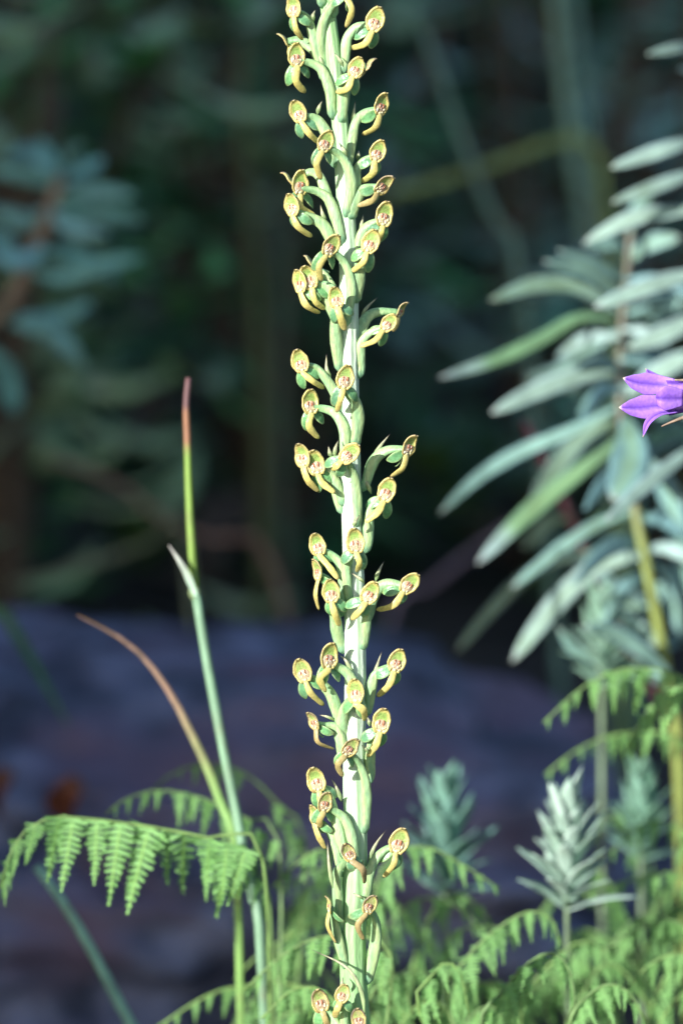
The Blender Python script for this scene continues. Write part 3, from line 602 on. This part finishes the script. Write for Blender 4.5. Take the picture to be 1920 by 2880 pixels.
for (pp, r, c, dd), lb in zip([([(1420, 1300), (1390, 900), (1350, 560), (1320, 380), (1285, 120), (1270, -60)], 20, (0.20, 0.34, 0.24), .75),
                           ([(1470, 1300), (1440, 900), (1395, 560), (1365, 380), (1330, 150), (1310, -40)], 16, (0.16, 0.32, 0.26), .8),
                           ([(1330, 1100), (1200, 680), (1130, 500), (1060, 320), (1010, 180), (970, 60)], 14, (0.14, 0.26, 0.20), .6),
                           ([(1440, 1250), (1420, 800), (1385, 450), (1340, 315), (1150, 372), (980, 428), (880, 448)], 15, (0.24, 0.34, 0.11), .62),
                           ([(600, 1300), (595, 800), (575, 500), (555, 250), (560, 80)], 18, (0.10, 0.12, 0.04), .9),
                           ([(660, 1300), (640, 900), (650, 700), (640, 500), (620, 300)], 18, (0.10, 0.14, 0.09), 1.0)], LB):
    g = gpt(*pp[0], dd)
    o = thing('sedge_plant', g, lb, 'sedge', 'dim grass stems behind')
    stalk([g] + [P(x, y, dd) for x, y in pp[1:]], r * pxm(dd), r * 0.7 * pxm(dd), c, 'stem', M_GRASS, o, g)
# dead stalks and leaf litter around the boulder
def twig(pp, r, dd, c, name, label, cat):
    g = gpt(*pp[0], dd); o = thing(name, g, label, cat)
    stalk([g] + [P(x, y, dd) for x, y in pp[1:]], r * pxm(dd), r * 0.6 * pxm(dd), c, 'shaft', M_TWIG, o, g)
    return o
twig([(760, 1500), (620, 1290), (490, 1240), (370, 1190), (300, 1130), (210, 1085), (105, 1050)], 11, .62, (0.24, 0.14, 0.10), 'dead_stalk', 'bent brown dead stalk arching above the boulder', 'dead stalk')
twig([(480, 1500), (420, 1225), (350, 1245), (240, 1285), (120, 1320), (20, 1345)], 10, .6, (0.22, 0.24, 0.14), 'drooping_stalk', 'greyish drooping stalk just above the boulder top', 'dead stalk')
twig([(800, 1600), (900, 1410), (980, 1350), (1080, 1270), (1200, 1190)], 11, .6, (0.22, 0.17, 0.22), 'fallen_branch', 'dull purplish branch leaning behind the boulder and the orchid', 'branch')
for (x, y, dd, s, a, c, lb) in [(165, 1890, .36, 70, .3, (0.22, 0.07, 0.035), 'curled rust brown dead leaf on the boulder beside the fern tip'), (5, 1870, .37, 60, 1.2, (0.20, 0.07, 0.04), 'small rust brown dead leaf lying on the boulder')]:
    p = P(x, y, dd); o = thing('dead_leaf', p, lb, 'leaf')
    blade([p, P(x - 25, y - 40, dd - .01), P(x - 10, y - 75, dd - .02), P(x + 25, y - 95, dd - .012)], s * .5 * pxm(dd), c, 'blade', M_DRY, o, p, fold=.5)
    stalk([p, P(x + 20, y + 30, dd)], 3 * pxm(dd), 2 * pxm(dd), (0.12, 0.05, 0.03), 'stalk', M_TWIG, o, p, m=4, n=5)

# ------------------------------------------------------------------ ferns
def pinna_mesh(seed, nl=13):
    rd = random.Random(seed); mb = MB(); V = Vector
    def quad(a, b, c, d, c1):
        i = len(mb.v); mb.v += [a, b, c, d]; mb.c += [c1] * 4; mb.f.append((i, i + 1, i + 2, i + 3))
    for i in range(nl):
        t = (i + 0.4) / nl; w = (0.20 * (1 - t) ** 1.3 + 0.04 * (1 - t) ** 0.4 + 0.008) * rd.uniform(0.8, 1.15); z = -0.05 * t * t
        for sx in (-1, 1):
            ww = w * rd.uniform(0.85, 1.12); g = rd.uniform(0.85, 1.15); c = (0.18 * g, 0.38 * g, 0.115 * g)
            quad(V((t - 0.034, 0, z)), V((t + 0.02, sx * ww, z + rd.uniform(-.04, .03))), V((t + 0.052, sx * ww * 0.9, z + rd.uniform(-.04, .03))), V((t + 0.032, 0, z)), c)
    quad(V((0, -.012, .004)), V((0, .012, .004)), V((1.0, .012, -.046)), V((1.0, -.012, -.046)), (0.22, 0.42, 0.10))
    me = mb.mesh('pinna', smooth=False); me.materials.append(M_FERN); return me
PINNAE = [pinna_mesh(s) for s in range(6)]
def fern(root_px, dd, label, fronds):
    g = gpt(root_px[0], root_px[1], dd)
    o = thing('fern', g, label, 'fern', 'ferns round the orchid')
    for pp, d, plen, step, dens in fronds:
        px = [P(x, y, d) for x, y in pp]
        foot = px[0] + (g - px[0]) * 0.55 + Vector((0, 0, 0.02))
        rach = [g, foot] + px
        rc = random.uniform(0.8, 1.1)
        fr = stalk(rach, 0.0008, 0.0003, lambda t, th: (0.20 * rc, 0.33 * rc, 0.10), 'frond', M_FERN, o, g, m=44, n=6)
        sp = spline(px, 60); L = sum((b - a).length for a, b in zip(sp, sp[1:])); nn = max(6, int(L / (step * pxm(d))))
        for i in range(nn):
            t = (i + 0.5) / nn; j = min(58, int(t * 59)); t = min(0.985, max(0.01, t + random.uniform(-.25, .25) / nn)); j = min(58, int(t * 59)); p = sp[j].lerp(sp[j + 1], t * 59 - j); tan = (sp[min(59, j + 2)] - sp[max(0, j - 2)]).normalized()
            ln = plen * pxm(d) * interp([(0, 0.75), (0.3, 1.0), (0.55, 0.85), (0.8, 0.5), (1, 0.28)], t)
            lat = tan.cross(Vector((0, 0, 1)))
            if lat.length < 0.05: lat = Vector((0, -1, 0))
            lat.normalize()
            for sx in (-1, 1):
                if random.random() > dens: continue
                dv = (lat * sx * random.uniform(0.2, 0.6) + tan * random.uniform(0.0, 0.3) + Vector((0, 0, -1)) * random.uniform(0.7, 1.1)).normalized()
                X = dv; Yv = (tan - X * tan.dot(X)).normalized(); Yv = (Yv + X.cross(Yv) * random.uniform(-.5, .5)).normalized(); Z = X.cross(Yv)
                l2 = ln * random.uniform(0.72, 1.15)
                m4 = Matrix((X * l2, Yv * l2, Z * l2)).transposed().to_4x4(); m4.translation = p - g
                link('pinna', random.choice(PINNAE), fr, m4)
    return o
def arcs(n, x0, x1, y0, y1, d0, d1, seed):
    rd = random.Random(seed); out = []
    for k in range(n):
        x, y, sx = rd.uniform(x0, x1), rd.uniform(y0, y1), rd.choice((-1, 1)); w = rd.uniform(90, 150); d = lerp(d1, d0, (y - y0) / (y1 - y0))
        out.append(([(x - sx * w * .8, y + 180), (x - sx * w * .45, y + 55), (x, y), (x + sx * w * .5, y + 30), (x + sx * w, y + 110)], d, rd.uniform(75, 110), 34, .95))
    return out
def zc(lst): return [(898 + x * .4271, 1470 + y * .4271) for x, y in lst]
fern((640, 2500), .07, 'bright green fern arching over the boulder beside the jointed grass stalk', [
    ([(600, 1960), (480, 1925), (350, 1900), (200, 1880), (110, 1880), (40, 1930), (0, 2040)], .06, 205, 50, .95),
    ([(640, 1940), (560, 1880), (470, 1835), (370, 1815), (290, 1835), (245, 1870)], .10, 95, 40, .9),
    ([(700, 1950), (640, 1850), (560, 1775), (470, 1755), (400, 1775), (355, 1812)], .14, 85, 44, .7),
    ([(620, 2080), (590, 2000), (560, 1950), (520, 1960), (500, 2010)], .07, 90, 36, .9)])
fern((900, 2600), .10, 'green fern growing directly behind the orchid stem', [
    ([(870, 2080), (810, 1975), (740, 1950), (680, 1985), (625, 2040)], .10, 110, 36, .95),
    ([(880, 2120), (780, 2010), (720, 2000), (640, 2050)], .13, 90, 36, .9),
    ([(860, 2090), (900, 1965), (980, 1945), (1060, 1985), (1145, 2040)], .09, 95, 38, .95),
    ([(880, 2180), (950, 2070), (1040, 2075), (1110, 2140)], .13, 80, 36, .9)] + arcs(4, 660, 1040, 1990, 2120, .1, .18, 3))
fern((800, 2700), .06, 'low fern with hanging leaflets below the jointed grass stalk', [
    ([(900, 2210), (800, 2150), (710, 2160), (630, 2210), (560, 2275)], .06, 125, 36, .95),
    ([(820, 2380), (700, 2270), (560, 2265), (470, 2290), (360, 2360)], .10, 90, 40, .8),
    ([(820, 2420), (760, 2290), (680, 2270), (600, 2340)], .05, 110, 36, .95),
    ([(900, 2250), (820, 2120), (740, 2115), (600, 2190), (540, 2250)], .12, 60, 36, .5)] + arcs(6, 620, 900, 2190, 2330, .08, .18, 4))
fern((1250, 2700), .07, 'dense light green fern mound below the bright pale leafy shoot', [
    (zc([(300, 1950), (400, 1720), (560, 1560), (740, 1460), (860, 1500), (910, 1640)]), .08, 100, 34, .95),
    (zc([(480, 2100), (600, 1890), (720, 1750), (860, 1680), (960, 1780), (995, 2020)]), .05, 105, 34, .95),
    (zc([(150, 2000), (210, 1820), (290, 1735), (370, 1790), (420, 2020)]), .05, 95, 34, .95),
    (zc([(950, 2100), (1050, 1920), (1170, 1850), (1280, 1900), (1370, 2060)]), .05, 95, 34, .95),
    (zc([(-100, 2000), (0, 1830), (60, 1800), (110, 2020)]), .07, 80, 34, .9),
    (zc([(400, 2000), (300, 1620), (500, 1540), (700, 1600)]), .13, 80, 36, .9),
    (zc([(700, 2000), (900, 1700), (1050, 1620), (1200, 1700)]), .11, 80, 36, .9)] + arcs(9, 930, 1400, 2110, 2330, .07, .2, 1))
fern((1640, 2500), .09, 'feathery fern spreading under the pale leaved shrub', [
    ([(1620, 1700), (1568, 1560), (1450, 1535), (1350, 1570), (1248, 1660)], .11, 120, 40, .9),
    ([(1640, 1900), (1568, 1705), (1430, 1685), (1330, 1720), (1252, 1780)], .15, 80, 38, .8),
    ([(1640, 1800), (1600, 1600), (1540, 1580), (1480, 1640), (1440, 1720)], .09, 140, 34, .95),
    ([(1640, 2000), (1560, 1900), (1480, 1890), (1400, 1960)], .14, 90, 36, .9),
    ([(1640, 2100), (1568, 2010), (1450, 2020), (1340, 2060)], .13, 90, 36, .9),
    ([(1640, 2250), (1560, 2120), (1470, 2130), (1380, 2190)], .10, 100, 36, .9),
    ([(1640, 2350), (1580, 2200), (1500, 2210), (1430, 2280)], .08, 100, 36, .9)] + arcs(9, 1350, 1600, 1850, 2300, .08, .24, 2))

# ------------------------------------------------------------------ small leafy rosette shoots
def rosette(px, dd, hpx, nleaf, c, label):
    tip = P(*px, dd); g = Vector((tip.x + .003, tip.y + .004, ground_z(tip.x, tip.y) - .004))
    o = thing('leafy_shoot', g, label, 'plant', 'young leafy shoots')
    top = tip + Vector((0, 0, hpx * .45 * pxm(dd)))
    stalk([g, tip, top], 9 * pxm(dd), 5 * pxm(dd), (0.22, 0.30, 0.18), 'stem', M_LEAF, o, g, m=12)
    for k in range(nleaf):
        f = k / nleaf; a = k * 2.39996; p0 = tip.lerp(top, f) - Vector((0, 0, (1 - f) * .01)); el = lerp(0.2, 1.35, f ** 0.6)
        d = Vector((math.cos(a) * math.cos(el), math.sin(a) * math.cos(el), math.sin(el))); ln = hpx * pxm(dd) * random.uniform(.5, .75)
        blade([p0, p0 + d * ln * .5 + Vector((0, 0, ln * .06)), p0 + d * ln], 22 * pxm(dd), mixc(c, (0.16, 0.32, 0.2), random.random() * .6), 'leaf', M_LEAF, o, g, side=Vector((-math.sin(a), math.cos(a), 0)), n=6, m=8)
rosette((1300, 2010), .11, 230, 40, (0.50, 0.64, 0.55), 'bright pale green leafy shoot between the fern and the boulder')
rosette((1020, 1985), .17, 230, 32, (0.20, 0.38, 0.33), 'dim blue green leafy shoot in front of the boulder')
rosette((1380, 1500), .2, 170, 26, (0.28, 0.44, 0.34), 'pale leafy shoot growing up under the shrub leaves')
rosette((1470, 1900), .18, 170, 26, (0.22, 0.40, 0.30), 'grey green leafy shoot half hidden behind the feathery fern')

# ------------------------------------------------------------------ undergrowth behind
def leaf_mesh(seed, c):
    mb = MB(); rd = random.Random(seed)
    pr = [(0, .05), (.2, .6), (.45, 1), (.75, .7), (1, .05)]
    pts = spline([Vector((0, 0, 0)), Vector((.5, 0, .1)), Vector((1, 0, -.05))], 6)
    mb.sweep(pts, lambda t: .2 * interp(pr, t), .006, Vector((0, 1, 0)), lambda t, th: tuple(x * rd.uniform(.85, 1.15) for x in c), n=4, fold=.3)
    me = mb.mesh('leaf'); me.materials.append(M_LEAF); return me
KIND = [('mid green', (0.12, 0.38, 0.12)), ('blue green', (0.17, 0.45, 0.38)), ('dark green', (0.06, 0.24, 0.11)), ('yellow green', (0.24, 0.48, 0.09)), ('pale green', (0.36, 0.58, 0.32)), ('pale blue green', (0.30, 0.52, 0.48))]
LM = [[leaf_mesh(10 * i + j, tuple(x * s for x in c)) for j, s in enumerate((.75, 1, 1.2))] for i, (n_, c) in enumerate(KIND)]
def bush(x, y, h, w, kind, nleaf, lsize, label, seed):
    rd = random.Random(seed); g = Vector((x, y, ground_z(x, y) - .02))
    o = thing('undergrowth_shrub', g, label, 'shrub', 'shrubs in the shade behind')
    for s in range(6):
        a = rd.uniform(0, 6.3); top = g + Vector((math.cos(a) * w * rd.uniform(.2, .8), math.sin(a) * w * rd.uniform(.2, .8), h * rd.uniform(.6, 1)))
        stalk([g, g.lerp(top, .5) + Vector((0, 0, h * .08)), top], .008, .003, (0.10, 0.07, 0.045), 'branch', M_TWIG, o, g, m=8, n=5)
        for k in range(nleaf // 6):
            f = rd.uniform(.25, 1); p = g.lerp(top, f) + Vector((rd.gauss(0, .05), rd.gauss(0, .05), rd.gauss(0, .05)))
            b = rd.uniform(0, 6.3); X = Vector((math.cos(b), math.sin(b), rd.uniform(-.5, .5))).normalized(); Y = X.cross(Vector((0, 0, 1))).normalized(); Y = (Y + Vector((0, 0, rd.uniform(-.5, .5)))).normalized(); Y = (Y - X * X.dot(Y)).normalized(); Z = X.cross(Y)
            l2 = lsize * rd.uniform(.7, 1.3); m4 = Matrix((X * l2, Y * l2, Z * l2)).transposed().to_4x4(); m4.translation = p - g
            link('leaf', rd.choice(LM[kind]), o, m4)
BU = [(-.42, 1.6, .55, .35, 2, 'dark green shrub low in the shade behind the boulder'), (-.75, 2.3, .85, .5, 0, 'mid green shrub spreading across the shaded bank'), (-.15, 2.5, .75, .45, 2, 'dark green shrub behind the upper orchid flowers'),
      (.30, 1.7, .45, .3, 2, 'dark green shrub behind the crossing grass stems'), (.55, 2.5, .85, .5, 1, 'blue green shrub in the shade behind the pale leaved shrub'), (.25, 3.1, .8, .4, 3, 'yellow green shrub glimpsed above the crossing stems'),
      (-.5, 3.2, 1.1, .6, 3, 'yellow green shrub high on the bank'), (-1.1, 3.3, 1.2, .6, 2, 'dark shrub at the far edge of the bank'), (.95, 3.3, 1.2, .6, 0, 'mid green shrub far behind the bellflower'), (.1, 4.2, 1.3, .8, 2, 'dark shrub at the top of the bank')]
for i, (x, y, h, w, kd, lb) in enumerate(BU): bush(x, y, h, w, kd, 150, .085, lb, i)
for i, (x, y, h, w, kd, n_, lb) in enumerate([(-.20, 1.0, .44, .16, 0, 120, 'mid green sapling close behind the blue green leafy plant'), (-.04, 1.25, .46, .14, 2, 100, 'slender dark green sapling behind the orchid tip'),
        (.20, 1.15, .44, .14, 1, 100, 'blue green sapling behind the dim upright grass stems'), (-.34, 1.3, .50, .2, 3, 100, 'yellow green sapling at the bank foot behind the brown stemmed plant'),
        (-.17, .85, .46, .12, 4, 70, 'pale green sapling reaching above the blue green leafy plant'), (-.07, 1.6, .55, .2, 4, 80, 'pale green sapling behind the faint olive stem'), (.13, 1.35, .48, .12, 5, 70, 'pale blue green sapling behind the yellowish slanting stem'), (.24, 1.5, .5, .14, 5, 70, 'pale blue green sapling far behind the shrub top')]):
    bush(x, y, h, w, kd, n_, .055 if kd < 4 else .07, lb, 50 + i)
# low ground cover over the bank: nobody could count it
mb = MB(); rd = random.Random(5)
for k in range(9000):
    y = rd.uniform(1.0, 9.0); x = rd.uniform(-1, 1) * (0.5 + y * .45); z = ground_z(x, y)
    a = rd.uniform(0, 6.3); l = rd.uniform(.04, .11); d = Vector((math.cos(a), math.sin(a), rd.uniform(.1, 1.2))).normalized() * l; s = Vector((-math.sin(a), math.cos(a), 0)) * l * .25
    p = Vector((x, y, z + rd.uniform(-.01, .14))); i = len(mb.v); g_ = rd.uniform(.5, 1.2); c = rd.choice([(0.05, 0.15, 0.05), (0.07, 0.17, 0.10), (0.09, 0.18, 0.04), (0.09, 0.06, 0.04)])
    mb.v += [p, p + d * .5 + s, p + d - Vector((0, 0, l * .25)), p + d * .5 - s]; mb.c += [tuple(q * g_ for q in c)] * 4; mb.f.append((i, i + 1, i + 2, i + 3))
tag(mb.build('ground_cover', M_LEAF, smooth=False), 'low leafy ground cover in the shade on the bank', 'ground cover', kind='stuff')
